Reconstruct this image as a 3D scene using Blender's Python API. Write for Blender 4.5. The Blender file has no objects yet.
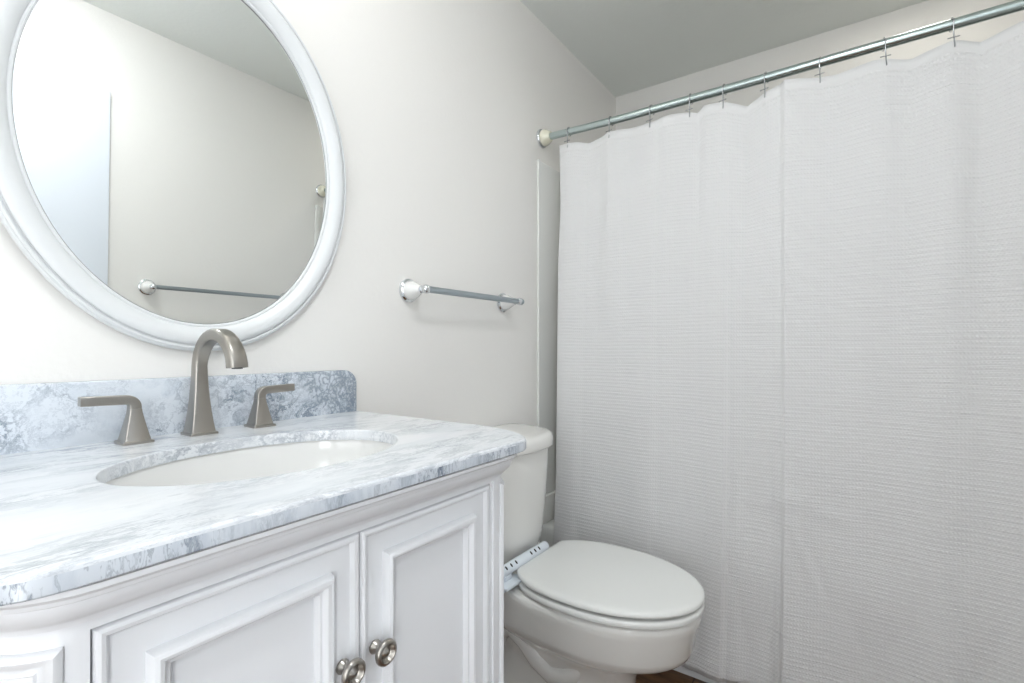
import bpy, bmesh, math, random
from mathutils import Vector, Matrix
PI = math.pi
S = bpy.context.scene
COL = S.collection
random.seed(4)

# ------------------------------------------------------------------ camera
# mirror wall is y=0, room runs towards -y, depth towards the tub is +x
CAM = Vector((0.0, -1.04, 1.06)); YAW = 35.3; F_PX = 495.7; HORIZON = 347.5
cd = bpy.data.cameras.new('camera'); cam = bpy.data.objects.new('camera', cd); COL.objects.link(cam)
cam.location = CAM
cam.rotation_euler = (PI/2, 0, math.radians(YAW-90))
cd.sensor_width = 36; cd.lens = 36*F_PX/1024
cd.shift_y = (HORIZON-341.5)/1024
cd.clip_start = 0.02
S.camera = cam

# ------------------------------------------------------------------ world, exposure
w = bpy.data.worlds.new('world'); S.world = w; w.use_nodes = True
w.node_tree.nodes['Background'].inputs[0].default_value = (0.8, 0.9, 1, 1)
w.node_tree.nodes['Background'].inputs[1].default_value = 0.3
S.view_settings.view_transform = 'Standard'; S.view_settings.look = 'None'
S.view_settings.gamma = 1; S.view_settings.use_curve_mapping = False
S.view_settings.exposure = 0.63
FILL_FRONT = .95          # strength of the added glowing pane behind the camera
FILL_SIDE = 3.6        # strength of the added glowing pane in the opposite wall
LAMP_VANITY = 4.0      # emission strength of the glass shades of the vanity light
DLX, DLY = .38, -1.02     # position of the added fill dome
FILL_CEILING = 21.0      # emission strength of the added, unseen fill dome

# ------------------------------------------------------------------ materials
def mat(name, col, rough=.5, metal=0, coat=0, spec=.5):
    m = bpy.data.materials.new(name); m.use_nodes = True
    b = m.node_tree.nodes['Principled BSDF']
    b.inputs['Base Color'].default_value = (*col, 1); b.inputs['Roughness'].default_value = rough
    b.inputs['Metallic'].default_value = metal; b.inputs['Coat Weight'].default_value = coat
    b.inputs['Coat Roughness'].default_value = .05
    b.inputs['Specular IOR Level'].default_value = spec
    return m
class N:
    def __init__(s, m): s.t = m.node_tree; s.b = s.t.nodes['Principled BSDF']
    def n(s, kind, **kw):
        x = s.t.nodes.new(kind)
        for k, v in kw.items():
            if k in x.inputs: x.inputs[k].default_value = v
            else: setattr(x, k, v)
        return x
    def l(s, a, b): s.t.links.new(a, b)
def bumpy(m, scale, dist, detail=3):
    n = N(m); tc = n.n('ShaderNodeTexCoord'); no = n.n('ShaderNodeTexNoise', Scale=scale, Detail=detail)
    bu = n.n('ShaderNodeBump', Strength=1.0, Distance=dist)
    n.l(tc.outputs['Object'], no.inputs['Vector']); n.l(no.outputs['Fac'], bu.inputs['Height']); n.l(bu.outputs[0], n.b.inputs['Normal'])
    return m
M = {}
M['wall'] = bumpy(mat('wall_paint', (.86, .848, .82), .65), 90, .0006)
M['ceiling'] = bumpy(mat('ceiling_paint', (.86, .89, .86), .8), 60, .0008)
M['trim'] = mat('white_trim_paint', (.87, .88, .89), .35)
M['cabinet'] = mat('white_satin_paint', (.86, .875, .90), .32)
M['frame'] = mat('white_mirror_frame_paint', (.75, .77, .78), .3)
M['porcelain'] = mat('white_porcelain', (.84, .84, .825), .08, coat=.6)
M['toilet'] = mat('toilet_porcelain', (.86, .855, .825), .1, coat=.5)
M['seat'] = mat('toilet_seat_plastic', (.86, .87, .85), .22)
M['plastic'] = mat('bluish_white_plastic', (.80, .86, .92), .25)
M['fibreglass'] = mat('white_fibreglass', (.78, .79, .77), .22)
M['chrome'] = mat('chrome', (.72, .74, .76), .09, 1)
M['rod'] = mat('rod_metal', (.52, .60, .60), .24, 1)
M['hook'] = mat('hook_steel', (.45, .46, .48), .25, 1)
M['mirror'] = mat('mirror_glass', (.90, .92, .91), .0, 1)
M['black'] = mat('black_gap', (.012, .012, .014), .5)
M['silver_edge'] = mat('mirror_edge', (.35, .36, .36), .3, .8)
# brushed nickel
def nickel():
    m = mat('brushed_nickel', (.38, .36, .33), .28, 1); n = N(m)
    tc = n.n('ShaderNodeTexCoord'); mp = n.n('ShaderNodeMapping'); mp.inputs['Scale'].default_value = (60, 60, 900)
    no = n.n('ShaderNodeTexNoise', Scale=2.0, Detail=2.0); bu = n.n('ShaderNodeBump', Strength=.25, Distance=.0003)
    n.l(tc.outputs['Object'], mp.inputs[0]); n.l(mp.outputs[0], no.inputs['Vector']); n.l(no.outputs['Fac'], bu.inputs['Height']); n.l(bu.outputs[0], n.b.inputs['Normal'])
    return m
M['nickel'] = nickel()
# marble: amount of grey, vein scale
def marble(name, base, blue, grey, sc, stretch, vein, cloud, patch=None):
    m = mat(name, base, .24, coat=.25); m.node_tree.nodes['Principled BSDF'].inputs['Coat Roughness'].default_value = .12; n = N(m)
    tc = n.n('ShaderNodeTexCoord'); mp = n.n('ShaderNodeMapping'); mp.inputs['Scale'].default_value = stretch
    mp.inputs['Rotation'].default_value = (.2, .35, .25)
    n.l(tc.outputs['Object'], mp.inputs[0])
    w0 = n.n('ShaderNodeTexNoise', Scale=sc*.9, Detail=6.0, Roughness=.6)
    n.l(mp.outputs[0], w0.inputs['Vector'])
    ad = n.n('ShaderNodeMixRGB', blend_type='ADD'); ad.inputs[0].default_value = .35
    n.l(mp.outputs[0], ad.inputs[1]); n.l(w0.outputs['Color'], ad.inputs[2])
    def ridge(scale, lo, detail=8.0):
        a = n.n('ShaderNodeTexNoise', Scale=scale, Detail=detail, Roughness=.62); n.l(ad.outputs[0], a.inputs['Vector'])
        s1 = n.n('ShaderNodeMath', operation='SUBTRACT'); s1.inputs[1].default_value = .5; n.l(a.outputs['Fac'], s1.inputs[0])
        ab = n.n('ShaderNodeMath', operation='ABSOLUTE'); n.l(s1.outputs[0], ab.inputs[0])
        r = n.n('ShaderNodeMapRange'); r.inputs['From Min'].default_value = 0; r.inputs['From Max'].default_value = lo
        r.inputs['To Min'].default_value = 1; r.inputs['To Max'].default_value = 0; n.l(ab.outputs[0], r.inputs['Value'])
        return r.outputs[0]
    v1 = ridge(sc, .05); v2 = ridge(sc*2.7, .04)
    msk = n.n('ShaderNodeTexNoise', Scale=sc*.8, Detail=3.0); n.l(mp.outputs[0], msk.inputs['Vector'])
    mr = n.n('ShaderNodeMapRange'); mr.inputs['From Min'].default_value = .38; mr.inputs['From Max'].default_value = .60; n.l(msk.outputs['Fac'], mr.inputs['Value'])
    cl = n.n('ShaderNodeTexNoise', Scale=sc*.55, Detail=7.0, Roughness=.6); n.l(ad.outputs[0], cl.inputs['Vector'])
    cr = n.n('ShaderNodeMapRange'); cr.inputs['From Min'].default_value = .46; cr.inputs['From Max'].default_value = .74; cr.inputs['To Max'].default_value = cloud
    n.l(cl.outputs['Fac'], cr.inputs['Value'])
    c1 = n.n('ShaderNodeMixRGB'); c1.inputs[1].default_value = (*base, 1); c1.inputs[2].default_value = (*blue, 1); n.l(cr.outputs[0], c1.inputs[0])
    def veinmix(prev, v, amt):
        k = n.n('ShaderNodeMath', operation='MULTIPLY'); n.l(v, k.inputs[0]); n.l(mr.outputs[0], k.inputs[1])
        k2 = n.n('ShaderNodeMath', operation='MULTIPLY'); k2.inputs[1].default_value = amt; n.l(k.outputs[0], k2.inputs[0])
        c = n.n('ShaderNodeMixRGB'); c.inputs[2].default_value = (*grey, 1); n.l(prev, c.inputs[1]); n.l(k2.outputs[0], c.inputs[0])
        return c.outputs[0]
    o = veinmix(c1.outputs[0], v1, vein); o = veinmix(o, v2, vein*.7)
    if patch:   # a stretch of denser crackled veining, at x > patch
        vo = n.n('ShaderNodeTexVoronoi', Scale=46.0, feature='DISTANCE_TO_EDGE')
        sp = n.n('ShaderNodeMixRGB', blend_type='ADD'); sp.inputs[0].default_value = .12
        w2 = n.n('ShaderNodeTexNoise', Scale=25.0, Detail=5.0); n.l(tc.outputs['Object'], w2.inputs['Vector'])
        n.l(tc.outputs['Object'], sp.inputs[1]); n.l(w2.outputs['Color'], sp.inputs[2]); n.l(sp.outputs[0], vo.inputs['Vector'])
        vr = n.n('ShaderNodeMapRange'); vr.inputs['From Max'].default_value = .22; vr.inputs['To Min'].default_value = .85; vr.inputs['To Max'].default_value = .12; n.l(vo.outputs['Distance'], vr.inputs['Value'])
        sx = n.n('ShaderNodeSeparateXYZ'); n.l(tc.outputs['Object'], sx.inputs[0])
        # slanting border: x + .6 z
        sl = n.n('ShaderNodeMath', operation='MULTIPLY_ADD'); sl.inputs[1].default_value = 0.9; n.l(sx.outputs['Z'], sl.inputs[0]); n.l(sx.outputs['X'], sl.inputs[2])
        w3 = n.n('ShaderNodeMath', operation='MULTIPLY_ADD'); w3.inputs[1].default_value = .05; n.l(w2.outputs['Fac'], w3.inputs[0]); n.l(sl.outputs[0], w3.inputs[2])
        xr = n.n('ShaderNodeMapRange'); xr.inputs['From Min'].default_value = patch; xr.inputs['From Max'].default_value = patch+.012; n.l(w3.outputs[0], xr.inputs['Value'])
        kk = n.n('ShaderNodeMath', operation='MULTIPLY'); n.l(vr.outputs[0], kk.inputs[0]); n.l(xr.outputs[0], kk.inputs[1])
        c = n.n('ShaderNodeMixRGB'); c.inputs[2].default_value = (.22, .27, .33, 1); n.l(o, c.inputs[1]); n.l(kk.outputs[0], c.inputs[0]); o = c.outputs[0]
    n.l(o, n.b.inputs['Base Color'])
    return m
M['marble_top'] = marble('marble_slab', (.80, .82, .845), (.58, .64, .70), (.24, .28, .34), 9.0, (.5, 1.7, 1.0), .62, .6)
M['marble_splash'] = marble('marble_backsplash', (.70, .75, .81), (.38, .46, .55), (.14, .19, .26), 10, (1, 1, 1), .85, 1.0, patch=.322)
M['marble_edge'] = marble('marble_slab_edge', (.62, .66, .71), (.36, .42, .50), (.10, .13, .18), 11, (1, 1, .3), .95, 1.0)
# woven cloth (UV: u = metres along the cloth, v = height in metres)
def cloth():
    m = mat('woven_curtain_cloth', (.77, .772, .775), .9, spec=.1); n = N(m); n.b.inputs['Sheen Weight'].default_value = .05
    uv = n.n('ShaderNodeUVMap'); sx = n.n('ShaderNodeSeparateXYZ'); n.l(uv.outputs[0], sx.inputs[0])
    wn = n.n('ShaderNodeTexNoise', Scale=5.0, Detail=1.0); n.l(uv.outputs[0], wn.inputs['Vector'])
    wy = n.n('ShaderNodeMath', operation='MULTIPLY_ADD'); wy.inputs[1].default_value = .012; n.l(wn.outputs['Fac'], wy.inputs[0]); n.l(sx.outputs['Y'], wy.inputs[2])
    def wave(src, period, pw=1.0, ph=0):
        a = n.n('ShaderNodeMath', operation='MULTIPLY_ADD'); a.inputs[1].default_value = 2*PI/period; a.inputs[2].default_value = ph; n.l(src, a.inputs[0])
        b = n.n('ShaderNodeMath', operation='SINE'); n.l(a.outputs[0], b.inputs[0])
        c = n.n('ShaderNodeMath', operation='MULTIPLY_ADD'); c.inputs[1].default_value = .5; c.inputs[2].default_value = .5; n.l(b.outputs[0], c.inputs[0])
        d = n.n('ShaderNodeMath', operation='POWER'); d.inputs[1].default_value = pw; n.l(c.outputs[0], d.inputs[0]); return d.outputs[0]
    rib = wave(wy.outputs[0], .0125, 2.0)           # raised horizontal bands
    rib2 = wave(wy.outputs[0], .039, 3.0)
    fine = wave(wy.outputs[0], .0042, 1.0)
    dash = wave(sx.outputs['X'], .0085, 1.0)        # stitches inside a band
    big = wave(sx.outputs['X'], .0255, 1.5)
    m1 = n.n('ShaderNodeMath', operation='MULTIPLY'); n.l(rib, m1.inputs[0]); n.l(dash, m1.inputs[1])
    m3 = n.n('ShaderNodeMath', operation='MULTIPLY'); n.l(rib2, m3.inputs[0]); n.l(big, m3.inputs[1])
    s1 = n.n('ShaderNodeMath', operation='MULTIPLY_ADD'); s1.inputs[1].default_value = .18; n.l(fine, s1.inputs[0]); n.l(m1.outputs[0], s1.inputs[2])
    s2 = n.n('ShaderNodeMath', operation='MULTIPLY_ADD'); s2.inputs[1].default_value = .5; n.l(m3.outputs[0], s2.inputs[0]); n.l(s1.outputs[0], s2.inputs[2])
    st = n.n('ShaderNodeMapping'); st.inputs['Scale'].default_value = (9, 240, 1); n.l(uv.outputs[0], st.inputs[0])
    sl = n.n('ShaderNodeTexNoise', Scale=1.0, Detail=3.0, Roughness=.6); n.l(st.outputs[0], sl.inputs['Vector'])
    s3 = n.n('ShaderNodeMath', operation='MULTIPLY_ADD'); s3.inputs[1].default_value = 1.5; n.l(sl.outputs['Fac'], s3.inputs[0]); n.l(s2.outputs[0], s3.inputs[2]); s2 = s3
    # the hem bands are plain
    hm = n.n('ShaderNodeMapRange'); hm.inputs['From Min'].default_value = 1.80; hm.inputs['From Max'].default_value = 1.802; hm.inputs['To Min'].default_value = 1; hm.inputs['To Max'].default_value = .1; n.l(sx.outputs['Y'], hm.inputs['Value'])
    mm = n.n('ShaderNodeMath', operation='MULTIPLY'); n.l(s2.outputs[0], mm.inputs[0]); n.l(hm.outputs[0], mm.inputs[1])
    bu = n.n('ShaderNodeBump', Strength=1.0, Distance=.0010); n.l(mm.outputs[0], bu.inputs['Height']); n.l(bu.outputs[0], n.b.inputs['Normal'])
    return m
M['cloth'] = cloth()
def wood():
    m = mat('brown_wood_floor', (.2, .1, .05), .35); n = N(m)
    tc = n.n('ShaderNodeTexCoord'); mp = n.n('ShaderNodeMapping'); mp.inputs['Scale'].default_value = (9, .9, 1)
    n.l(tc.outputs['Object'], mp.inputs[0])
    no = n.n('ShaderNodeTexNoise', Scale=6.0, Detail=8.0, Roughness=.65); n.l(mp.outputs[0], no.inputs['Vector'])
    cr = n.n('ShaderNodeValToRGB'); cr.color_ramp.elements[0].position = .3; cr.color_ramp.elements[0].color = (.07, .032, .014, 1)
    cr.color_ramp.elements[1].position = .72; cr.color_ramp.elements[1].color = (.25, .13, .06, 1); n.l(no.outputs['Fac'], cr.inputs[0])
    br = n.n('ShaderNodeTexBrick', Scale=1.0); br.inputs['Brick Width'].default_value = 1.2; br.inputs['Row Height'].default_value = .15; br.inputs['Mortar Size'].default_value = .002
    br.inputs['Color1'].default_value = (1, 1, 1, 1); br.inputs['Color2'].default_value = (.75, .75, .75, 1); br.inputs['Mortar'].default_value = (.15, .15, .15, 1)
    rot = n.n('ShaderNodeMapping'); rot.inputs['Rotation'].default_value = (0, 0, PI/2); n.l(tc.outputs['Object'], rot.inputs[0]); n.l(rot.outputs[0], br.inputs['Vector'])
    mx = n.n('ShaderNodeMixRGB', blend_type='MULTIPLY'); mx.inputs[0].default_value = 1; n.l(cr.outputs[0], mx.inputs[1]); n.l(br.outputs['Color'], mx.inputs[2])
    n.l(mx.outputs[0], n.b.inputs['Base Color']); return m
M['wood'] = wood()
def emit(name, col, st):
    m = mat(name, (.8, .8, .8), .4); b = m.node_tree.nodes['Principled BSDF']
    b.inputs['Emission Color'].default_value = (*col, 1); b.inputs['Emission Strength'].default_value = st; return m
M['fill_front'] = emit('fill_front_glow', (.93, .965, 1.0), FILL_FRONT)
M['fill_side'] = emit('fill_side_glow', (.95, .975, 1.0), FILL_SIDE)
M['lamp'] = emit('lit_opal_glass', (1, .97, .92), LAMP_VANITY)
M['lamp3'] = emit('fill_lens_glow', (1, .96, .88), 24.0)
M['lamp2'] = emit('fill_dome_glow', (.95, .97, 1.0), FILL_CEILING)

# ------------------------------------------------------------------ mesh helpers
def link(name, me, parent=None, mats=()):
    o = bpy.data.objects.new(name, me); COL.objects.link(o)
    for m in mats: me.materials.append(m)
    if parent: o.parent = parent
    return o
def obj(name, bm, m, parent=None, smooth=35, at=None, center=True):
    """one mesh object; vertices are given in world metres, 'at' is where its origin goes"""
    bmesh.ops.recalc_face_normals(bm, faces=bm.faces)
    me = bpy.data.meshes.new(name)
    pw = WORLD.get(parent.name, Vector()) if parent else Vector()
    off = Vector(at) if at is not None else pw.copy()
    bmesh.ops.translate(bm, verts=bm.verts, vec=-off)
    bm.to_mesh(me); bm.free()
    for p in me.polygons: p.use_smooth = smooth is not None
    if smooth is not None: me.set_sharp_from_angle(angle=math.radians(smooth))
    ms = m if isinstance(m, (list, tuple)) else (m,)
    o = link(name, me, parent, ms)
    o.location = off - pw
    WORLD[o.name] = off
    return o
WORLD = {}
def thing(name, label, cat, loc, group=None):
    o = bpy.data.objects.new(name, None); COL.objects.link(o); o.location = loc; o.empty_display_size = .05
    o.matrix_world = Matrix.Translation(loc); WORLD[o.name] = Vector(loc)
    tag(o, label, cat, group); return o
def tag(o, label, cat, group=None):
    o['label'] = label; o['category'] = cat
    if group: o['group'] = group
    return o
def struct(o, label=None, cat=None):
    o['kind'] = 'structure'
    if label: o['label'] = label
    if cat: o['category'] = cat
    return o
def B(): return bmesh.new()
def box(bm, a, b, bev=0, seg=2):
    r = bmesh.ops.create_cube(bm, size=1)['verts']
    a, b = Vector(a), Vector(b)
    for v in r: v.co = Vector([(a[i]+b[i])/2 + v.co[i]*(b[i]-a[i]) for i in range(3)])
    if bev:
        es = set(e for v in r for e in v.link_edges)
        bmesh.ops.bevel(bm, geom=list(es), offset=bev, segments=seg, affect='EDGES', profile=.5)
def loft(bm, rings, closed=True, cap=(True, True)):
    V = [[bm.verts.new(p) for p in r] for r in rings]
    n = len(V[0])
    for i in range(len(V)-1):
        for j in range(n if closed else n-1):
            k = (j+1) % n
            bm.faces.new((V[i][j], V[i][k], V[i+1][k], V[i+1][j]))
    if cap[0]: bm.faces.new(V[0][::-1])
    if cap[1]: bm.faces.new(V[-1])
    return V
def frame_of(d):
    d = d.normalized(); up = Vector((0, 0, 1)) if abs(d.z) < .95 else Vector((1, 0, 0))
    x = up.cross(d).normalized(); return x, d.cross(x)
def lathe(bm, c, axis, prof, seg=32, cap=(True, True)):
    """prof: (distance along the axis, radius)"""
    c = Vector(c); d = Vector(axis).normalized(); x, y = frame_of(d)
    rings = [[c + d*h + (x*math.cos(2*PI*k/seg) + y*math.sin(2*PI*k/seg))*max(r, 1e-5) for k in range(seg)] for h, r in prof]
    loft(bm, rings, True, cap)
def tube(bm, pts, r, seg=10):
    pts = [Vector(p) for p in pts]; rings = []
    x = None
    for i, p in enumerate(pts):
        d = (pts[min(i+1, len(pts)-1)]-pts[max(i-1, 0)]).normalized()
        if x is None: x, y = frame_of(d)
        else:
            x = (x - d*x.dot(d)).normalized(); y = d.cross(x)
        rr = r[i] if isinstance(r, (list, tuple)) else r
        rings.append([p + (x*math.cos(2*PI*k/seg) + y*math.sin(2*PI*k/seg))*rr for k in range(seg)])
    loft(bm, rings)
def rrect(hw, hd, r, seg=4):
    """rounded rectangle outline"""
    out = []
    for cx, cy, a0 in ((hw-r, hd-r, 0), (-(hw-r), hd-r, PI/2), (-(hw-r), -(hd-r), PI), (hw-r, -(hd-r), 1.5*PI)):
        for i in range(seg+1):
            a = a0 + PI/2*i/seg; out.append((cx+r*math.cos(a), cy+r*math.sin(a)))
    return out
def interp(tab, x):
    if x <= tab[0][0]: return tab[0][1]
    for (a, b), (c, d) in zip(tab, tab[1:]):
        if x <= c: return b + (d-b)*(x-a)/(c-a)
    return tab[-1][1]
def sinterp(tab, x):
    """smooth monotone-ish interpolation"""
    if x <= tab[0][0]: return tab[0][1]
    for (a, b), (c, d) in zip(tab, tab[1:]):
        if x <= c:
            t = (x-a)/(c-a); t = t*t*(3-2*t); return b+(d-b)*t
    return tab[-1][1]

# ------------------------------------------------------------------ room shell
XL, XB, YR, ZC = -1.30, 2.396, -1.52, 2.35
def slab(name, a, b, m, cat):
    bm = B(); box(bm, a, b); o = obj(name, bm, m, smooth=None); struct(o); return o
slab('floor', (XL-.1, YR-.1, -.1), (XB+.1, .1, 0), M['wood'], 'floor')
slab('ceiling', (XL-.1, YR-.1, ZC), (XB+.1, .1, ZC+.1), M['ceiling'], 'ceiling')
slab('wall_left', (XL-.1, 0, 0), (XB+.1, .1, ZC), M['wall'], 'wall')
slab('wall_back', (XB, YR, 0), (XB+.1, 0, ZC), M['wall'], 'wall')
# opposite wall, with an unseen narrow glowing window added as fill light
SX0, SX1, SZ0, SZ1 = -.98, -.48, .25, 2.05
bm = B(); box(bm, (XL, YR-.1, 0), (SX0, YR, ZC)); box(bm, (SX1, YR-.1, 0), (XB+.1, YR, ZC)); box(bm, (SX0, YR-.1, 0), (SX1, YR, SZ0)); box(bm, (SX0, YR-.1, SZ1), (SX1, YR, ZC))
struct(obj('wall_right', bm, M['wall'], None, None))
wi2 = bpy.data.objects.new('fill_window_2', None); COL.objects.link(wi2); wi2.location = (-.73, YR, SZ0); struct(wi2); WORLD['fill_window_2'] = Vector(wi2.location)
bm = B(); box(bm, (SX0, YR-.06, SZ0), (SX1, YR-.05, SZ1)); obj('fill_pane', bm, M['fill_side'], wi2, None)
bm = B()
for a, b in (((SX0, YR-.049, SZ0), (SX0+.03, YR+.008, SZ1)), ((SX1-.03, YR-.049, SZ0), (SX1, YR+.008, SZ1)), ((SX0+.03, YR-.049, SZ0), (SX1-.03, YR+.008, SZ0+.03)), ((SX0+.03, YR-.049, SZ1-.03), (SX1-.03, YR+.008, SZ1))): box(bm, a, b, .002)
obj('fill_window_frame', bm, M['trim'], wi2)
# wall behind the camera, with an unseen glowing window added to brighten the room
WY0, WY1, WZ0, WZ1 = -1.38, -.16, .75, 2.15
bm = B()
box(bm, (XL-.1, YR-.1, 0), (XL, WY0, ZC)); box(bm, (XL-.1, WY1, 0), (XL, 0, ZC)); box(bm, (XL-.1, WY0, 0), (XL, WY1, WZ0)); box(bm, (XL-.1, WY0, WZ1), (XL, WY1, ZC))
struct(obj('wall_front', bm, M['wall'], None, None))
win = bpy.data.objects.new('fill_window_1', None); COL.objects.link(win); win.location = (XL, -.77, WZ0); struct(win); WORLD['fill_window_1'] = Vector(win.location)
bm = B(); box(bm, (XL-.06, WY0, WZ0), (XL-.05, WY1, WZ1)); obj('fill_pane', bm, M['fill_front'], win, None)
bm = B()
for a, b in (((XL-.049, WY0, WZ0), (XL+.012, WY0+.045, WZ1)), ((XL-.049, WY1-.045, WZ0), (XL+.012, WY1, WZ1)), ((XL-.049, WY0+.045, WZ0), (XL+.012, WY1-.045, WZ0+.045)), ((XL-.049, WY0+.045, WZ1-.045), (XL+.012, WY1-.045, WZ1))): box(bm, a, b, .003)
obj('fill_window_frame', bm, M['trim'], win)
def baseboard(name, pts_from, pts_to, inward):
    bm = B(); a, b = Vector(pts_from), Vector(pts_to); i = Vector(inward)
    prof = [(0, 0), (.013, 0), (.013, .075), (.010, .085), (.006, .092), (0, .094)]
    loft(bm, [[p + i*d + Vector((0, 0, z)) for d, z in prof] for p in (a, b)])
    struct(obj(name, bm, M['trim']))
baseboard('baseboard_left', (.78, 0, 0), (1.655, 0, 0), (0, -1, 0))
baseboard('baseboard_right', (.80, YR, 0), (1.64, YR, 0), (0, 1, 0))
baseboard('baseboard_front', (XL, YR, 0), (XL, 0, 0), (1, 0, 0))

# door in the wall opposite the mirror (seen in the mirror)
dr = bpy.data.objects.new('door_1', None); COL.objects.link(dr); dr.location = (.30, YR, 0); struct(dr); dr.matrix_world = Matrix.Translation(dr.location)
WORLD['door_1'] = Vector(dr.location)
bm = B(); box(bm, (-.10, YR, .005), (.70, YR+.012, 2.03), .002); obj('door_leaf', bm, mat('door_white_paint', (.80, .85, .92), .4), dr)
bm = B(); lathe(bm, (-.04, YR+.012, .95), (0, 1, 0), [(0, .028), (.006, .028), (.008, .012), (.03, .011), (.036, .024), (.05, .027), (.062, .02), (.066, .0)], 24); obj('door_knob', bm, M['nickel'], dr)

# ------------------------------------------------------------------ vanity cabinet
CX = .392
def outline(hw, fy, a, nseg=10, back=.0015, kr=1.5):
    """plan of the bow-cornered vanity from the wall on the left, round the front, to the wall on the right.
    hw half width, fy front depth, a half length of the straight front"""
    rx = hw-a; ry = rx*kr
    P = [(-hw, -back)]
    for k in range(5): P.append((-hw, -back-(fy-ry-back)*(k+1)/5))
    for k in range(1, nseg+1):
        t = PI/2*k/nseg; P.append((-a-rx*math.cos(t), -(fy-ry)-ry*math.sin(t)))
    for k in range(1, 12): P.append((-a+2*a*k/12, -fy))
    R = [(-x, y) for x, y in P[:6+nseg]][::-1]
    return [(CX+x, y) for x, y in P+R]
HWc, FYc, Ac = .333, .540, .2655
van = thing('vanity_cabinet', 'white painted bathroom vanity cabinet with rounded corners under the marble top', 'cabinet', (CX, 0, 0))
# carcass: two curved ends, rails, back board and floor board, built as one body
def strip_wall(bm, pts, th, z0, z1):
    """a wall following the plan points, th thick towards the inside"""
    n = len(pts); inn = []
    for i, p in enumerate(pts):
        a = Vector(pts[max(i-1, 0)]); b = Vector(pts[min(i+1, n-1)]); d = (b-a).normalized()
        inn.append(Vector(p) + Vector((-d.y, d.x))*th)
    ring = list(map(Vector, pts)) + inn[::-1]
    loft(bm, [[Vector((q.x, q.y, z)) for q in ring] for z in (z0, z1)])
out = outline(HWc, FYc, Ac)
bm = B()
left_pts = out[:16] + [(.1275, -FYc)]
strip_wall(bm, left_pts, .018, .10, .853)
right_pts = [(.6435, -FYc)] + out[-16:]
strip_wall(bm, right_pts, .018, .10, .853)
box(bm, (.1275, -FYc, .8365), (.6435, -.522, .853))
box(bm, (.1275, -FYc, .10), (.6435, -.522, .125))
box(bm, (.1275, -.521, .125), (.6435, -.5, .8365))
box(bm, (CX-.32, -.50, .10), (CX+.32, -.012, .118))
obj('body', bm, M['cabinet'], van, 30)
# toe plinth with bracket feet
bm = B(); strip_wall(bm, outline(HWc-.02, FYc-.03, Ac-.01), .018, .0, .10); obj('plinth', bm, M['cabinet'], van, 30)
# cornice moulding under the marble
def sweep_out(bm, prof, hw, fy, a, ks=None):
    rings = []
    for off, z in prof:
        rings.append([Vector((x, y, z)) for x, y in outline(hw+off, fy+off, a)])
    # rings run along z/off; loft between them (open strips), closed profile
    V = [[bm.verts.new(p) for p in r] for r in rings]
    n = len(V[0]); m_ = len(V)
    for i in range(m_):
        for j in range(n-1):
            bm.faces.new((V[i][j], V[i][j+1], V[(i+1) % m_][j+1], V[(i+1) % m_][j]))
    bm.faces.new([V[i][0] for i in range(m_)]); bm.faces.new([V[i][-1] for i in range(m_)][::-1])
prof = [(.0005, .845), (.004, .845), (.005, .849), (.0075, .8515), (.011, .853), (.0145, .856), (.0185, .861), (.021, .8665), (.0215, .8695), (.0245, .871), (.0255, .8745), (.0285, .876), (.031, .8785), (.031, .8828), (.0275, .8834), (.0275, .8853), (.0005, .8853)]
bm = B(); sweep_out(bm, prof, HWc, FYc, Ac); obj('cornice', bm, M['cabinet'], van, 40)

def rect_relief(bm, f, s0, s1, z0, z1, prof, ns=1, nz=1, closeback=True):
    """concentric rectangular moulding. f(s, z, h) -> world point. prof: (inset, height)"""
    rings = []
    for d, h in prof:
        a0, a1, b0, b1 = s0+d, s1-d, z0+d, z1-d
        r = [(a0+(a1-a0)*k/ns, b0) for k in range(ns)] + [(a1, b0+(b1-b0)*k/nz) for k in range(nz)]
        r += [(a1+(a0-a1)*k/ns, b1) for k in range(ns)] + [(a0, b1+(b0-b1)*k/nz) for k in range(nz)]
        rings.append([f(s, z, h) for s, z in r])
    V = loft(bm, rings, True, (ns == 1 and closeback, ns == 1))
    if ns > 1:     # fill the middle of a curved panel with strips
        top = V[-1]
        for k in range(ns):
            a, b = top[k], top[k+1]
            c, d = top[2*ns+nz-k-1], top[(2*ns+nz-k) % len(top)] if nz == 1 else top[2*ns+nz-k]
            bm.faces.new((a, b, c, d))
DOORP = [(0, -.0175), (0, -.0015), (.0015, .0012), (.0045, .0024), (.0078, .0014), (.0098, -.0015), (.0108, -.0045), (.0365, -.0045), (.0375, .0025), (.040, .0065), (.0435, .0078), (.047, .0065), (.0495, .002), (.051, .0005), (.0535, 0), (.0555, -.0035), (.0565, -.0065), (.0565, -.008)]
def flat(s, z, h): return Vector((s, -FYc-h, z))
def knob(c, parent, label=None):
    bm = B()
    lathe(bm, c, (0, -1, 0), [(0, .0085), (.0015, .0088), (.003, .008), (.006, .0055), (.011, .0042), (.0145, .0055), (.0165, .0105), (.018, .0142), (.0205, .0158), (.0235, .0155), (.0255, .0135), (.026, .0112), (.0245, .0098), (.0215, .0088), (.0205, .0075), (.0222, .005), (.0245, .0028), (.0252, 0)], 40)
    obj('knob', bm, M['nickel'], parent, 50, at=c)
for i, (s0, s1, kx) in enumerate(((.1295, .3850, .3605), (.3870, .6415, .4080))):
    bm = B(); rect_relief(bm, flat, s0, s1, .1265, .8350, DOORP)
    d = obj('door', bm, M['cabinet'], van, 30)
    knob((kx, -FYc+.0001, .685), d)
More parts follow.
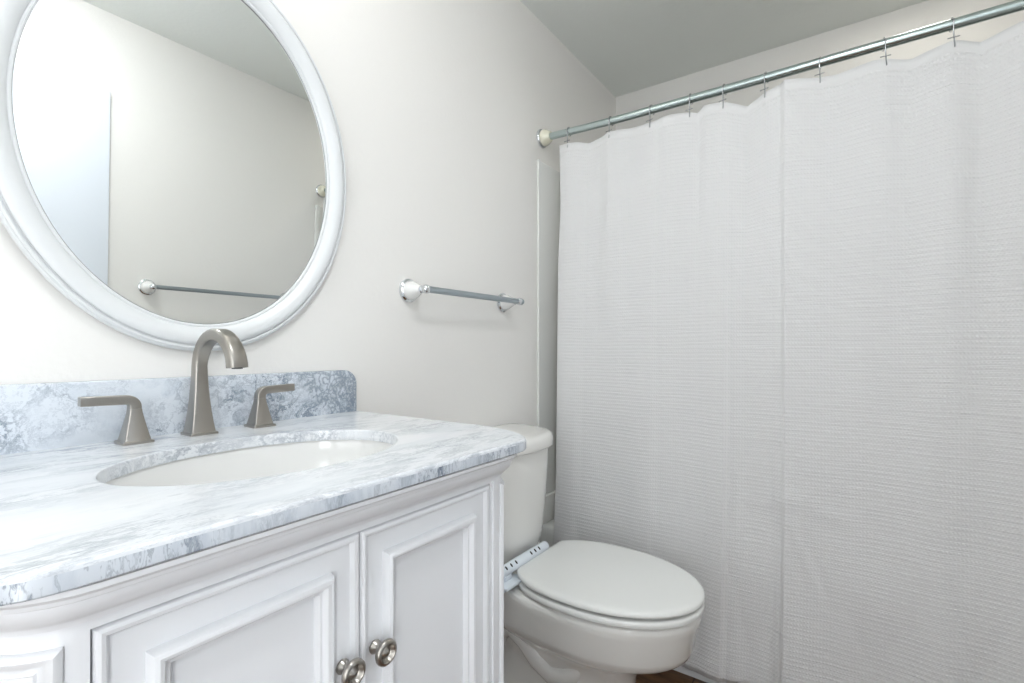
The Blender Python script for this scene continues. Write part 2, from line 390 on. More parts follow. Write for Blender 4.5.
# curved side panels' applied moulding on the rounded corners
def along(pts):
    L = [0]
    for a, b in zip(pts, pts[1:]): L.append(L[-1] + (Vector(b)-Vector(a)).length)
    return L
Lp = along(out)
def curved(s, z, h):
    s = max(0, min(Lp[-1]-1e-6, s))
    i = max(k for k in range(len(Lp)-1) if Lp[k] <= s)
    a, b = Vector(out[i]), Vector(out[i+1]); t = (s-Lp[i])/(Lp[i+1]-Lp[i])
    def nrm(k):
        p, q = Vector(out[max(k-1, 0)]), Vector(out[min(k+1, len(out)-1)]); d = (q-p).normalized(); return Vector((d.y, -d.x))
    p = a.lerp(b, t); nn = nrm(i).lerp(nrm(i+1), t).normalized()
    return Vector((p.x + nn.x*h, p.y+nn.y*h, z))
s_front = next(Lp[i] + (.1275-out[i][0]) for i in range(len(out)-1) if out[i+1][0] > .1275 and abs(out[i][1]+FYc) < 1e-6)
PANP = [(0, .0002), (0, .003), (.002, .0055), (.0045, .0068), (.008, .0055), (.011, .002), (.0125, .0012), (.015, .001), (.0165, .0025), (.0178, .0012), (.019, .0012)]
for sgn in (0, 1):
    sa, sb = s_front-.016-.30, s_front-.016
    if sgn: sa, sb = Lp[-1]-sb, Lp[-1]-sa
    bm = B(); rect_relief(bm, curved, sa, sb, .14, .830, PANP, ns=26)
    obj('side_panel', bm, M['cabinet'], van, 40)
# thin fluted bead on the right hand stile
bm = B(); box(bm, (.6495, -FYc-.0022, .125), (.6535, -FYc+.001, .838), .0012); obj('bead', bm, M['cabinet'], van, 40)

# ------------------------------------------------------------------ marble top, backsplash
ZT = .904; ZB = .8855
SC = Vector((.402, -.312)); SA, SB = .207, .148
mo = outline(.388, .576, .288, nseg=14, kr=1.9)
poly = [Vector(p) for p in mo]
def ray_poly(th, P):
    d = Vector((math.cos(th), math.sin(th))); best = None
    for i in range(len(P)):
        a, b = P[i], P[(i+1) % len(P)]; e = b-a; den = d.x*e.y-d.y*e.x
        if abs(den) < 1e-9: continue
        w_ = a-SC; t = (w_.x*e.y-w_.y*e.x)/den; u = (w_.x*d.y-w_.y*d.x)/den
        if t > 0 and -1e-6 <= u <= 1+1e-6 and (best is None or t < best): best = t
    return SC + d*best
bmk = [math.atan2(p.y-SC.y, p.x-SC.x) % (2*PI) for p in poly]
ths = sorted(set([round(2*PI*k/140, 6) for k in range(140)] + [round(t, 6) for t in bmk]))
ths = [t for i, t in enumerate(ths) if i == 0 or t-ths[i-1] > .004 or t in [round(q, 6) for q in bmk]]
vt = thing('marble_countertop', 'white and grey veined marble countertop with oval sink cut-out', 'countertop', (CX, -.288, ZB))
def ins(P, d):       # poly inset for the eased edge (not at the wall)
    o = outline(.388-d, .576-d, .288, nseg=14, kr=1.9); return [Vector(p) for p in o]
bm = B(); rings = []
def oring(P, z): return [Vector((*ray_poly(t, P), z)) for t in ths]
def ering(k, z):
    out_ = []
    for t in ths:
        # same angle as the outline point so the quads stay tidy
        c, s_ = math.cos(t), math.sin(t); r = 1/math.sqrt((c/(SA+k))**2+(s_/(SB+k))**2); out_.append(Vector((SC.x+c*r, SC.y+s_*r, z)))
    return out_
P0, P1, P2, P3 = ins(poly, .0012), poly, ins(poly, .0012), ins(poly, .004)
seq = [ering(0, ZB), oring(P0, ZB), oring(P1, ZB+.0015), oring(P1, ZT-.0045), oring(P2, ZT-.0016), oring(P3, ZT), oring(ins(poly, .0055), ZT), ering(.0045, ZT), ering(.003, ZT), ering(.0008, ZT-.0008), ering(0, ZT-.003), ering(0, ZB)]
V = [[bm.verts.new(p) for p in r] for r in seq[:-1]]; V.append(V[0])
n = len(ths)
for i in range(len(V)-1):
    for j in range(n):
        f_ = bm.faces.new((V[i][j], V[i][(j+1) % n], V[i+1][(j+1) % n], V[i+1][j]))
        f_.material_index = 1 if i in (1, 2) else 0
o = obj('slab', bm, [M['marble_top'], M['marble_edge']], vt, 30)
# backsplash with rounded upper corners

bx0, bx1, bt, bh, br = CX-.383, .7785, .020, .101, .034
def arch(x0, x1, z0, z1, r, y, d=0):
    P = [(x0+d, z0), (x1-d, z0)]
    rr = max(r-d, .002)
    for k in range(9): a = PI/2*k/8; P.append((x1-d-rr+rr*math.cos(a), z1-d-rr+rr*math.sin(a)))
    for k in range(9): a = PI/2+PI/2*k/8; P.append((x0+d+rr+rr*math.cos(a), z1-d-rr+rr*math.sin(a)))
    return [Vector((x, y, z)) for x, z in P]
bm = B(); loft(bm, [arch(bx0, bx1, ZT, ZT+bh, br, -.0005), arch(bx0, bx1, ZT, ZT+bh, br, -bt+.004), arch(bx0, bx1, ZT, ZT+bh, br, -bt+.0012, .0012), arch(bx0, bx1, ZT, ZT+bh, br, -bt, .004)])
o = obj('marble_backsplash', bm, M['marble_splash'], None, 30, at=(CX, 0, ZT))
tag(o, 'low blue-grey veined marble backsplash strip standing against the wall behind the tap', 'backsplash')

# ------------------------------------------------------------------ undermount basin
sk = thing('sink_basin', 'white oval undermount porcelain sink set in the marble top', 'sink', (SC.x, SC.y, .75))
bm = B(); R_ = []
def er(k, z, kk=1.0): return [Vector((SC.x+(SA+k)*kk*math.cos(2*PI*t/72), SC.y+(SB+k)*kk*math.sin(2*PI*t/72), z)) for t in range(72)]
ins_ = [(.004, ZB-.0006, 1), (.003, ZB-.004, 1), (.002, ZB-.02, 1), (-.004, ZB-.05, 1), (-.012, ZB-.08, 1), (-.024, ZB-.105, 1), (-.045, ZB-.125, 1), (-.075, ZB-.138, 1), (-.105, ZB-.144, 1)]
outs = [(-.105, ZB-.156, 1), (-.06, ZB-.150, 1), (-.03, ZB-.135, 1), (-.004, ZB-.11, 1), (.009, ZB-.07, 1), (.014, ZB-.02, 1), (.022, ZB-.012, 1), (.022, ZB-.0006, 1)]
seq = [er(k, z, q) for k, z, q in ins_] + [er(k, z, q) for k, z, q in outs]
V = [[bm.verts.new(p) for p in r] for r in seq]; V.append(V[0])
for i in range(len(V)-1):
    if i == len(ins_)-1: pass
    for j in range(72): bm.faces.new((V[i][j], V[i][(j+1) % 72], V[i+1][(j+1) % 72], V[i+1][j]))
# bottom disc closed: fill both loops
bm.faces.new(V[len(ins_)-1]); bm.faces.new(V[len(ins_)][::-1])
obj('basin', bm, M['porcelain'], sk, 40)
bm = B(); lathe(bm, (SC.x, SC.y, ZB-.144), (0, 0, 1), [(0, .028), (.002, .028), (.0035, .024), (.0015, .021), (.0015, .017), (.005, .016), (.006, .012), (.0065, 0)], 32); obj('drain', bm, M['nickel'], sk)

# ------------------------------------------------------------------ widespread tap set
FY = -.061
tap = thing('basin_faucet', 'brushed nickel widespread faucet with tall square arched spout behind the oval sink', 'faucet', (.405, FY, ZT))
def sq_ring(c, xa, ya, hx, hy, r): return [c + xa*x + ya*y for x, y in rrect(hx, hy, r, 3)]
def flare(bm, cx, cy, stages):
    rings = [sq_ring(Vector((cx, cy, z)), Vector((1, 0, 0)), Vector((0, 1, 0)), h, h, r) for z, h, r in stages]
    return rings
def spout():
    X, Y, Z = Vector((1, 0, 0)), Vector((0, 1, 0)), Vector((0, 0, 1))
    rings = []
    st = [(0, .0228, .0025), (.0035, .0228, .0025), (.0042, .0220, .002), (.0045, .0202, .002), (.007, .0193, .002), (.02, .0175, .0022), (.04, .0152, .0025), (.06, .0134, .0028), (.08, .0120, .003), (.1, .0110, .003), (.112, .0106, .0032), (.121, .0104, .0034)]
    for z, h, r in st: rings.append(sq_ring(Vector((.405, FY, ZT+z)), X, Y, h, h, r))
    cy, cz, ra = FY-.057, ZT+.1235, .057
    for k in range(0, 17):
        a = PI*k/16*.97
        c = Vector((.405 + .011*k/16, cy+ra*math.cos(a), cz+ra*math.sin(a)*.97))
        yax = Vector((0, math.cos(a), math.sin(a)))
        t = k/16
        hx = .0104 + .0042*t; hy = .0104 - .0012*math.sin(PI*t) + .0022*t
        rings.append(sq_ring(c, X, yax, hx, hy, .0036+.002*t))
    rings.append(None)
    bm = B()
    # keep the last ring aligned with the one before
    rings[-1] = [p + Vector((0, -.0006, -.007)) for p in rings[-2]]
    global NOZ
    NOZ = sum(rings[-1], Vector())/len(rings[-1])
    loft(bm, rings); return bm
obj('spout', spout(), M['nickel'], tap, 40)
bm = B(); lathe(bm, NOZ + Vector((0, 0, .001)), (0, 0, -1), [(0, .0085), (.0028, .0085), (.0028, .0065), (.0015, .006)], 24); obj('aerator', bm, mat('dark_aerator', (.1, .1, .1), .5, .6), tap)
def handle(cx, sgn, ang):
    bm = B()
    st = [(0, .0215, .002), (.004, .0215, .002), (.0047, .0205, .0018), (.005, .0183, .0018), (.008, .0173, .0018), (.02, .0148, .002), (.035, .0118, .002), (.049, .0092, .0022), (.0555, .0085, .0022)]
    rings = [sq_ring(Vector((cx, FY-.003, ZT+z)), Vector((1, 0, 0)), Vector((0, 1, 0)), h, h, r) for z, h, r in st]
    loft(bm, rings); v = obj('valve_base', bm, M['nickel'], tap, 40)
    bm = B(); rings = []
    d = Vector((sgn*math.cos(ang), math.sin(ang), 0)); side = Vector((-d.y, d.x, 0)); Z = Vector((0, 0, 1))
    o0 = Vector((cx, FY-.003, ZT+.0557))
    rings.append(sq_ring(o0, d, side, .0083, .0083, .0022))
    rings.append(sq_ring(o0+Z*.003, d, side, .0083, .0083, .0022))
    R = .0125
    for k in range(1, 9):
        a = PI/2*k/8
        c = o0 + Z*.003 + d*(R-R*math.cos(a)) + Z*(R*math.sin(a))
        w_ = .0083 + (.0075-.0083)*k/8
        rings.append(sq_ring(c, d*math.cos(a)-Z*math.sin(a)*1.0 if False else (d*math.cos(a) - Z*math.sin(a)), side, w_, .0083-.0006*k/8, .002))
    for t, w_ in ((.02, .0074), (.04, .0074), (.057, .0074), (.058, .0066)):
        c = o0 + Z*(.003+R) + d*(R+t) + Z*(t*.03)
        rings.append(sq_ring(c, -Z, side, w_, .0074, .0016))
    loft(bm, rings); obj('lever', bm, M['nickel'], v, 40)
handle(.306, -1, 0.0)
handle(.5135, 1, 0.03)

# ------------------------------------------------------------------ oval mirror
MC = Vector((.4325, 0, 1.4365)); MA, MB_, MW = .263, .332, .0515
mir = thing('oval_mirror', 'large oval mirror in a white moulded frame on the wall above the sink', 'mirror', (MC.x, -.004, MC.z-MB_-MW))
TILT = math.radians(1.25)
WORLD[mir.name] = Vector((MC.x, -.004, MC.z-MB_-MW))
def oval(k, y, n=128): return [Vector((MC.x+(MA+k)*math.cos(2*PI*t/n), y, MC.z+(MB_+k)*math.sin(2*PI*t/n))) for t in range(n)]
fp = [(0, -.006), (0, -.0105), (.0012, -.0125), (.0035, -.013), (.0055, -.012), (.0065, -.0145), (.010, -.0175), (.015, -.021), (.021, -.0235), (.027, -.0245), (.032, -.0242), (.036, -.0228), (.0385, -.0205), (.0391, -.0160), (.0412, -.0155), (.0422, -.0188), (.0448, -.0195), (.047, -.0182), (.0478, -.0145), (.0492, -.0142), (.0505, -.0132), (.0515, -.011), (.0515, -.0045), (.002, -.0045)]
bm = B(); rr = [oval(k, y) for k, y in fp]
V = [[bm.verts.new(p) for p in r] for r in rr]; V.append(V[0])
for i in range(len(V)-1):
    for j in range(128): bm.faces.new((V[i][j], V[i][(j+1) % 128], V[i+1][(j+1) % 128], V[i+1][j]))
obj('frame', bm, M['frame'], mir, 30)
bm = B(); loft(bm, [oval(.0018, -.0047), oval(.0018, -.0062), oval(-.0005, -.0076)][:2] + [oval(-.001, -.0072)]); g = obj('mirror_glass', bm, M['mirror'], mir, None)
bm = B(); rr = [oval(0.0, -.0062), oval(0.0, -.0082), oval(-.0014, -.0082), oval(-.0014, -.0073)]
V = [[bm.verts.new(p) for p in r] for r in rr]; V.append(V[0])
for i in range(4):
    for j in range(128): bm.faces.new((V[i][j], V[i][(j+1) % 128], V[i+1][(j+1) % 128], V[i+1][j]))
obj('mirror_edge', bm, M['silver_edge'], mir, 30)
mir.rotation_euler.x = TILT

# ------------------------------------------------------------------ towel bars
def towel_bar(name, label, x0, x1, z, ywall, sgn, group=None):
    t = thing(name, label, 'towel bar', ((x0+x1)/2, ywall, z), group)
    for x in (x0, x1):
        bm = B(); lathe(bm, (x, ywall, z), (0, sgn, 0), [(0, .033), (.003, .0335), (.006, .033), (.008, .0305), (.010, .0285)], 40); b = obj('post_base', bm, M['chrome'], t, 40)
        bm = B(); lathe(bm, (x, ywall+sgn*.009, z), (0, sgn, 0), [(0, .0262), (.008, .0258), (.017, .0238), (.026, .0192), (.036, .014), (.041, .0115), (.043, .009)], 40); obj('porcelain_cone', bm, M['porcelain'], b, 40)
        bm = B(); lathe(bm, (x, ywall+sgn*.051, z), (0, sgn, 0), [(0, .008), (.002, .0105), (.004, .0105), (.006, .0075), (.009, .007), (.011, .0095), (.016, .012), (.022, .0125), (.027, .0105), (.030, .006), (.031, 0)], 32); obj('finial', bm, M['chrome'], b, 40)
    bm = B(); lathe(bm, (x0-.004, ywall+sgn*.070, z), (1, 0, 0), [(0, .0), (.001, .009), (.003, .0115), (.010, .0115), (.012, .0092), (x1-x0+.012, .0092), (x1-x0+.014, .0112), (x1-x0+.020, .0112), (x1-x0+.026, .009), (x1-x0+.028, 0)], 28)
    obj('bar', bm, M['towelbar'], t, 40)
M['towelbar'] = mat('satin_grey_metal', (.40, .45, .48), .28, 1)
towel_bar('towel_bar', 'towel bar on white porcelain posts mounted on the wall right of the mirror', .965, 1.41, 1.219, 0, -1)
towel_bar('towel_bar', 'towel bar on the opposite wall, seen only as a reflection in the oval mirror', .84, 1.47, 1.256, YR, 1)

# ------------------------------------------------------------------ toilet
TX = 1.292
toi = thing('toilet', 'white two-piece toilet with closed lid between vanity and shower curtain', 'toilet', (TX, -.4, 0))
def tank_plan(hw, y0, y1, n=40, ex=2.5, d=0):
    """flat against the wall, strongly bowed towards the room"""
    P = []
    for k in range(n+1):
        a = PI*k/n; c, s_ = math.cos(a), max(0.0, math.sin(a))
        P.append((TX-(hw-d)*math.copysign(abs(c)**(2/ex), c), y0-.055-(y0-.055-(y1+d))*s_**(2/ex)))
    P.append((TX+hw-d-.0, y0-.010)); P.append((TX+hw-d-.012, y0)); P.append((TX-hw+d+.012, y0)); P.append((TX-hw+d, y0-.010))
    return P
def ringz(P, z): return [Vector((x, y, z)) for x, y in P]
# tank
bm = B(); rings = []
for z, hw, yf, y0 in ((.395, .098, -.160, -.04), (.400, .115, -.172, -.03), (.41, .128, -.182, -.026), (.43, .141, -.190, -.022), (.47, .153, -.197, -.02), (.55, .165, -.203, -.018), (.65, .174, -.209, -.016), (.740, .179, -.213, -.015)):
    rings.append(ringz(tank_plan(hw, y0, yf), z))
loft(bm, rings); obj('tank', bm, M['toilet'], toi, 50)
bm = B(); rings = []
for z, d in ((.7403, .005), (.742, .0015), (.746, 0), (.764, 0), (.772, .0015), (.779, .005), (.784, .011), (.787, .020), (.7885, .034), (.789, .055)):
    rings.append(ringz(tank_plan(.191, -.008, -.229, d=d), z))
loft(bm, rings); obj('tank_lid', bm, M['toilet'], toi, 50)
# bowl: horizontal sections from foot to rim. egg shape: back half and front half
def egg(hw, yb, yf, ym, z, n=64, ex=2.0, exb=2.6, cx=TX):
    P = []
    for k in range(n):
        a = 2*PI*k/n; c, s_ = math.cos(a), math.sin(a)
        e = ex if s_ < 0 else exb
        x = cx + hw*math.copysign(abs(c)**(2/e), c)
        y = ym + (ym-yf if s_ < 0 else yb-ym)*math.copysign(abs(s_)**(2/e), s_)
        P.append(Vector((x, y, z)))
    return P
bm = B(); rings = []
#      z     hw    yb     yf     ym
sec = [(.000, .122, -.05, -.545, -.38), (.012, .124, -.048, -.548, -.38), (.030, .120, -.05, -.543, -.38), (.045, .113, -.055, -.532, -.38), (.10, .108, -.07, -.528, -.38), (.16, .108, -.08, -.534, -.39), (.205, .116, -.08, -.555, -.40),
       (.230, .134, -.07, -.597, -.41), (.247, .154, -.06, -.642, -.42), (.260, .167, -.055, -.668, -.43), (.272, .175, -.05, -.681, -.435), (.288, .180, -.045, -.688, -.44), (.330, .185, -.04, -.694, -.44), (.352, .190, -.04, -.701, -.44), (.368, .192, -.04, -.705, -.44), (.378, .191, -.04, -.704, -.44), (.3835, .187, -.043, -.700, -.44), (.385, .180, -.05, -.693, -.44)]
for z, hw, yb, yf, ym in sec: rings.append(egg(hw, yb, yf, ym, z))
loft(bm, rings); obj('bowl', bm, M['toilet'], toi, 60)
# trapway bulges on both sides of the pedestal
for sg in (-1, 1):
    bm = B()
    tube(bm, [(TX+sg*.060, -.475, .262), (TX+sg*.084, -.430, .212), (TX+sg*.094, -.385, .165), (TX+sg*.094, -.335, .150), (TX+sg*.094, -.285, .175), (TX+sg*.094, -.245, .215), (TX+sg*.092, -.20, .240), (TX+sg*.09, -.155, .225), (TX+sg*.088, -.125, .175), (TX+sg*.086, -.12, .11), (TX+sg*.086, -.12, .05)], [.014, .026, .030, .031, .031, .032, .034, .036, .036, .034, .032], 20)
    obj('trapway', bm, M['toilet'], toi, 60)
    bm = B(); lathe(bm, (TX+sg*.112, -.20, .004), (0, 0, 1), [(0, .014), (.012, .014), (.018, .011), (.021, .004), (.0215, 0)], 20); obj('bolt_cap', bm, M['plastic'], toi, 50)
# floor flange of the pedestal's rear
bm = B(); rings = [egg(h_, -.05, yf, -.25, z, ex=3, exb=3) for z, h_, yf in ((0, .128, -.42), (.018, .128, -.42), (.024, .122, -.414), (.024, .09, -.38))]; loft(bm, rings); obj('foot_flange', bm, M['toilet'], toi, 50)
# seat ring (dark gaps are real gaps) and lid
def seat_ring(z, d, yc=-.228): return [Vector((p.x, min(p.y, yc-d*.5), p.z)) for p in egg(.198-d, -.198-d, -.712+d, -.44, z, n=120, ex=2.05, exb=2.6)]
bm = B(); rings = [seat_ring(z, d) for z, d in ((.3885, .016), (.3888, .007), (.3915, .001), (.397, 0), (.403, .0008), (.4062, .005), (.4067, .016))]
loft(bm, rings); obj('seat', bm, M['seat'], toi, 50)
def lid_ring(z, d): return seat_ring(z, d, -.230)
bm = B(); rings = [lid_ring(z, d) for z, d in ((.4135, .016), (.4139, .004), (.4162, .0005), (.4205, 0), (.4245, .0012), (.4275, .004), (.4292, .009), (.4303, .020), (.431, .045))]
loft(bm, rings); obj('lid', bm, M['seat'], toi, 50)
for px, py in ((TX-.125, -.60), (TX+.125, -.60), (TX-.16, -.33), (TX+.16, -.33)):
    bm = B(); box(bm, (px-.010, py-.008, .3846), (px+.010, py+.008, .3888), .001); obj('seat_bumper', bm, M['plastic'], toi)
for px, py in ((TX-.12, -.60), (TX+.12, -.60)):
    bm = B(); box(bm, (px-.008, py-.006, .4070), (px+.008, py+.006, .4136), .001); obj('lid_bumper', bm, M['plastic'], toi)
# hinge bar with slots
bz, by, brr = .4360, -.2225, .0150
bm = B(); lathe(bm, (TX-.215, by, bz), (1, 0, 0), [(0, .010), (.002, .0135), (.005, brr), (.255, brr), (.259, .0135), (.261, .010)], 32); hb = obj('hinge_bar', bm, M['plastic'], toi, 40)
hb['label'] = 'bluish white slotted hinge bar'
def slot(x):
    bm = B(); dirn = Vector((0, -math.cos(.85), math.sin(.85)))
    c = Vector((x, by, bz)) + dirn*(brr-.001); up = Vector((0, math.sin(.85), math.cos(.85)))
    X = Vector((1, 0, 0)); r0 = [c + X*a*.0032/.5 + up*b for a, b in [(math.cos(t*PI/8)*.5, math.sin(t*PI/8)*.0058) for t in range(16)]]
    loft(bm, [r0, [p + dirn*.0014 for p in r0]]); obj('slot', bm, M['black'], hb, None)
for x in (1.114, 1.138, 1.162, 1.240, 1.262, 1.284): slot(x)
for xa, xb in ((-.215, -.125), (.02, .07)):
    bm = B(); box(bm, (TX+xa, -.262, .4035), (TX+xb, -.205, .4115), .003); box(bm, (TX+xa+.004, -.236, .3848), (TX+xb-.004, -.206, .4045), .002); hp = obj('hinge_plate', bm, M['plastic'], toi, 40)
    xm = TX+(xa+xb)/2; bm = B(); box(bm, (xm-.016, -.236, .411), (xm+.016, -.212, .426), .004); obj('hinge_post', bm, M['plastic'], hp, 40)

# ------------------------------------------------------------------ bathtub and surround
TA = 1.655
tub = thing('bathtub', 'white alcove bathtub mostly hidden behind the shower curtain', 'bathtub', (TA, -.76, 0))
bm = B()
x0, x1, y0, y1 = TA, XB-.002, -.002, YR+.002
def tr(ix0, ix1, iy, z, r):
    cx_, cy_ = (x0+ix0+x1-ix1)/2, (y0+y1)/2; return [Vector((cx_+a, cy_+b, z)) for a, b in rrect((x1-ix1-x0-ix0)/2, (y0-y1)/2-iy, r, 6)]
rings = [tr(.0, 0, 0, 0.0, .002), tr(0, 0, 0, .33, .002), tr(0, 0, 0, .352, .004), tr(.004, .001, .001, .361, .006), tr(.012, .004, .004, .365, .01), tr(.065, .04, .055, .365, .06), tr(.075, .048, .065, .360, .07), tr(.085, .055, .075, .34, .08), tr(.11, .08, .14, .16, .1), tr(.14, .11, .18, .08, .12), tr(.2, .17, .24, .06, .1)]
loft(bm, rings); obj('tub_shell', bm, M['fibreglass'], tub, 40)
bm = B(); loft(bm, [[Vector((TA-.018+dx, y, z)) for dx, z in ((0, 0), (0, .014), (.004, .020), (.018, .026), (.018, 0))] for y in (-.002, YR+.002)]); obj('toe_strip', bm, M['trim'], tub, 40)
# surround: end panels and back panel, flange standing proud of the wall
sur = thing('tub_surround', 'glossy white fibreglass tub surround panel on the walls of the shower alcove', 'tub surround', (XB, -.76, .37))
def panel(bm, pts, z0, z1, th):
    strip_wall(bm, pts, th, z0, z1)
bm = B()
box(bm, (1.634, -.0125, .367), (1.6415, -.0005, 1.793), .0025)      # proud rounded flange
box(bm, (1.641, -.0075, .475), (XB-.0005, -.0005, 1.790), .001)
box(bm, (1.641, -.022, .3665), (XB-.0005, -.0005, .474), .005)
obj('end_panel', bm, M['fibreglass'], sur, 40)
bm = B(); box(bm, (1.630, YR+.0005, .367), (1.651, YR+.0195, 1.793), .004); box(bm, (1.650, YR+.0005, .367), (XB-.0005, YR+.010, 1.790), .001); obj('end_panel', bm, M['fibreglass'], sur, 40)
bm = B(); box(bm, (XB-.011, YR+.011, .367), (XB-.0005, -.011, 1.790), .001); obj('back_panel', bm, M['fibreglass'], sur, 40)

# ------------------------------------------------------------------ rod, hooks, curtain
KR = .975
XR_, ZR = 1.713*KR, 1.06+.842*KR
rod = thing('shower_rod', 'grey metal shower rod with cream ceramic end flange across the tub opening', 'shower rod', (XR_, -.76, ZR))
def sag(y): return ZR - .004*math.sin(PI*(-y)/1.52) + .006*(1-min(1, -y/.3))
bm = B(); ys = [-.03-1.46*k/30 for k in range(31)]
tube(bm, [(XR_, y, sag(y)) for y in ys], .0132, 24); obj('pole', bm, M['rod'], rod, 50)
M['cream'] = mat('cream_ceramic', (.82, .80, .66), .12, coat=.5)
for yw, sg in ((0, -1), (YR, 1)):
    bm = B(); lathe(bm, (XR_, yw, sag(yw)), (0, sg, 0), [(0, .036), (.004, .0365), (.008, .035), (.011, .031)], 36); fl = obj('end_flange', bm, M['chrome'], rod, 40)
    bm = B(); lathe(bm, (XR_, yw+sg*.010, sag(yw)), (0, sg, 0), [(0, .031), (.006, .0315), (.014, .030), (.022, .026), (.030, .021), (.034, .0185)], 36); obj('ceramic_cup', bm, M['cream'], fl, 40)

TOP = [(-.063, 1.8555), (-.134, 1.852), (-.189, 1.839), (-.239, 1.846), (-.287, 1.855), (-.356, 1.852), (-.433, 1.849), (-.465, 1.857), (-.507, 1.858), (-.551, 1.851), (-.59, 1.840), (-.609, 1.858), (-.674, 1.853), (-.722, 1.832), (-.742, 1.823), (-.796, 1.849), (-.846, 1.866), (-.938, 1.847), (-.979, 1.847), (-1.063, 1.856), (-1.112, 1.845), (-1.147, 1.836), (-1.226, 1.851), (-1.247, 1.847), (-1.284, 1.834), (-1.357, 1.852), (-1.42, 1.84), (-1.49, 1.852)]
TOPr = [(-a, b) for a, b in TOP]
# folds: offset of the cloth towards the tub (+) or the room (-), metres, at the top and near the hem
FT = [(.063, .000), (.101, -.004), (.139, .001), (.19, .010), (.235, .006), (.277, -.004), (.30, -.002), (.368, .008), (.432, .000), (.458, .003), (.480, -.004), (.52, -.002), (.566, -.001), (.597, .006), (.622, -.003), (.65, -.004), (.673, -.002), (.70, .004), (.738, .013), (.77, .006), (.795, -.001), (.832, .003), (.850, -.009), (.88, -.009), (.937, -.002), (.99, .006), (1.056, .001), (1.087, -.003), (1.14, .009), (1.203, .000), (1.228, -.003), (1.285, .010), (1.36, -.004), (1.43, .008), (1.49, .000)]
FB = [(.055, .004), (.09, -.004), (.14, -.010), (.19, .000), (.26, .012), (.33, .008), (.40, -.006), (.44, -.008), (.48, .004), (.55, .013), (.60, .004), (.65, -.010), (.675, -.012), (.70, .004), (.76, .016), (.81, .010), (.838, -.004), (.85, -.018), (.90, -.012), (.98, .002), (1.05, .012), (1.12, .004), (1.2, -.006), (1.27, .006), (1.36, -.010), (1.44, .008), (1.49, 0)]
def wrinkle(y, z):
    v = 0
    for cy, cz, dy, dz, a, wd, ln in ((.86, .62, .7, .35, .0035, .012, .10), (.93, .60, .8, -.25, .003, .012, .14), (.90, .46, .35, -.9, .003, .012, .12), (.80, .60, .9, .2, .0025, .010, .08), (.72, .30, .9, -.1, .0025, .012, .10), (1.05, .55, .9, -.3, .002, .02, .15)):
        L = math.hypot(dy, dz); uy, uz = dy/L, dz/L
        p = (y-cy)*uy+(z-cz)*uz; q = -(y-cy)*uz+(z-cz)*uy
        v += -a*math.exp(-(q/wd)**2-(p/ln)**2)
    return v
def curt(t, s):
    """t 0..1 along the rod (wall to far end), s 0..1 top to hem"""
    y = .063 + (1.49-.063)*t
    zt = interp(TOPr, y); zb = .036 + .004*math.sin(y*9)
    z = zt + (zb-zt)*s
    h = max(0.0, 1.85-z)
    xc = 1.7005 - .060*min(1.25, h/1.42)**1.15 - .010*max(0, (h-1.0)/.82)**2
    k = min(1, max(0, (h-.15)/1.3))
    f = sinterp(FT, y)*(1-k)*(1-.35*k) + sinterp(FB, y)*k*.85
    f += .0016*math.sin(y*41+z*1.7)*math.sin(z*2.3+1) + wrinkle(y, z)
    yy = y + .012*k*max(0, 1-(y-.063)/.15) + .006*k*math.sin(z*2.1) + (.009*max(0, 1-abs(z-1.62)/.25)*max(0, 1-(y-.063)/.08))
    p = Vector((xc+f-max(0, xc+f-1.634)*max(0, min(1, (.55-z)/.18)), -yy, z))
    return CAM + (p-CAM)*(KR + (1-KR)*min(1, s/.75))
bm = B(); NY, NZ = 420, 90
uvl = bm.loops.layers.uv.new('UVMap')
G = [[bm.verts.new(curt(i/NY, (j/NZ)**1.0)) for j in range(NZ+1)] for i in range(NY+1)]
UVC = {}
acc = 0; prev = None
for i in range(NY+1):
    p = G[i][NZ//2].co
    if prev is not None: acc += (p-prev).length
    prev = p.copy()
    for j in range(NZ+1):
        y = .063+(1.49-.063)*i/NY
        # the head hem follows the scalloped top edge
        z = G[i][j].co.z; zt = interp(TOPr, y); kk = max(0, 1-(zt-z)/.5)
        UVC[G[i][j]] = (acc*1.06, z + (1.85-zt)*kk)
for i in range(NY):
    for j in range(NZ):
        f_ = bm.faces.new((G[i][j], G[i+1][j], G[i+1][j+1], G[i][j+1]))
        for l in f_.loops: l[uvl].uv = UVC[l.vert]
cur = obj('shower_curtain', bm, M['cloth'], None, 180, at=(1.66, -.77, .036))
tag(cur, 'white waffle-weave fabric shower curtain hanging from the rod in front of the tub', 'shower curtain')
md = cur.modifiers.new('thickness', 'SOLIDIFY'); md.thickness = .0014; md.offset = 1

# hooks: one built with its parts, then copied with obj.copy()
RY = [-1.04+KR*(v+1.04) for v in (-.101, -.277, -.432, -.566, -.673, -.795, -.937, -1.087, -1.228)]
def make_hook():
    t = thing('curtain_hook', 'x', 'curtain hook', (XR_, RY[0], sag(RY[0])), 'wire hooks carrying the shower curtain')
    c = Vector((XR_, RY[0], sag(RY[0]))); pts = []
    for k in range(0, 25):
        a = math.radians(-70 + 270*k/24)        # open ring round the rod
        pts.append(c + Vector((math.cos(a)*.0160, 0, math.sin(a)*.0160)))
    pts += [c + Vector((-.0135, .000, -.018)), c + Vector((-.0140, -.001, -.034)), c + Vector((-.0150, -.0015, -.050)), c + Vector((-.0165, -.002, -.058)), c + Vector((-.0175, -.002, -.066))]
    bm = B(); tube(bm, pts, .0016, 8); obj('wire_ring', bm, M['hook'], t, 60)
    bm = B(); tube(bm, [c + Vector((-.0155, -.012, -.0395)), c + Vector((-.0165, 0, -.0405)), c + Vector((-.0155, .012, -.041))], .0015, 8); obj('cross_bar', bm, M['hook'], t, 60)
    return t
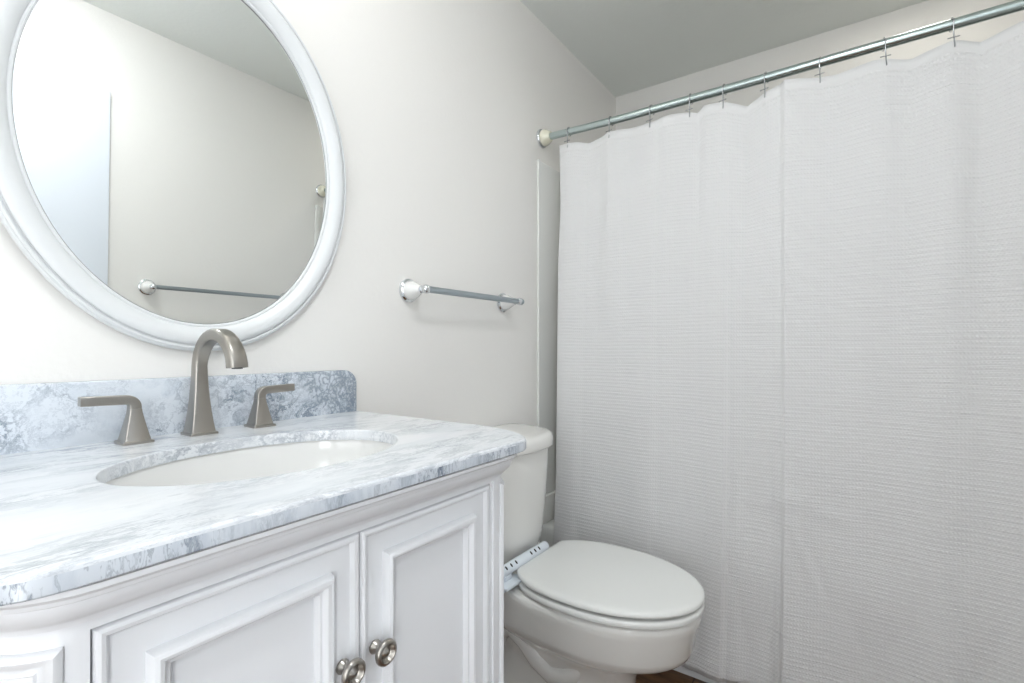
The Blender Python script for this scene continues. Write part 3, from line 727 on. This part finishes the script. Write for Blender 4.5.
hk = make_hook()
ORD = ['first shower curtain hook from the wall end of the rod, at the curtain edge', 'second shower curtain hook from the cream rod flange', 'third shower curtain hook from the cream rod flange', 'fourth shower curtain hook from the cream rod flange', 'fifth shower curtain hook from the wall end of the rod',
       'sixth curtain hook along the rod, right of the deepest dip in the curtain top', 'third shower curtain hook from the right edge of the photo', 'second shower curtain hook from the right edge of the photo', 'rightmost shower curtain hook on the grey rod']
hk['label'] = ORD[0]
for i in range(1, len(RY)):
    c = hk.copy(); COL.objects.link(c); c.location = (XR_, RY[i], sag(RY[i])); c['label'] = ORD[i]
    for ch in list(hk.children):
        d = ch.copy(); COL.objects.link(d); d.parent = c
    c.rotation_euler.z = random.uniform(-.25, .25)

# ------------------------------------------------------------------ vanity light, then added fill lamps
vl = thing('vanity_light', 'three globe vanity light on the wall above the oval mirror, out of frame', 'wall lamp', (.43, 0, 2.06))
bm = B(); box(bm, (.15, -.022, 2.02), (.71, -.0005, 2.10), .006); obj('back_plate', bm, M['nickel'], vl)
for x in (.21, .43, .65):
    bm = B(); tube(bm, [(x, -.020, 2.06), (x, -.08, 2.06), (x, -.11, 2.07), (x, -.12, 2.10)], .008, 12); a_ = obj('arm', bm, M['nickel'], vl)
    bm = B(); lathe(bm, (x, -.12, 2.095), (0, 0, 1), [(0, .02), (.006, .035), (.03, .052), (.06, .060), (.09, .055), (.11, .042), (.12, .02), (.122, 0)], 28); obj('glass_shade', bm, M['lamp'], a_)
cl = thing('fill_ceiling_light', 'round opal dome added as unseen fill light, out of frame', 'fill lamp', (DLX, DLY, ZC))  # unseen dome, added to even out the room's light
bm = B(); lathe(bm, (DLX, DLY, ZC-.0005), (0, 0, -1), [(0, .17), (.02, .17), (.024, .16)], 40); obj('lamp_base', bm, M['trim'], cl)
bm = B(); lathe(bm, (DLX, DLY, ZC-.024), (0, 0, -1), [(0, .155), (.02, .15), (.045, .12), (.06, .07), (.066, 0)], 40); obj('fill_dome', bm, M['lamp2'], cl)

rl = thing('fill_recessed_light', 'small round recessed fill light added over the tub, unseen, out of frame', 'fill lamp', (2.0, -1.2, ZC))  # unseen lamp, added to lift the tub alcove and far walls
bm = B(); lathe(bm, (2.0, -1.2, ZC-.0005), (0, 0, -1), [(0, .085), (.004, .085), (.006, .075), (.003, .07)], 32); obj('trim_ring', bm, M['trim'], rl)
bm = B(); lathe(bm, (2.0, -1.2, ZC-.0035), (0, 0, -1), [(0, .068), (.003, .066), (.004, .05), (.0045, 0)], 32); obj('lens', bm, M['lamp3'], rl)
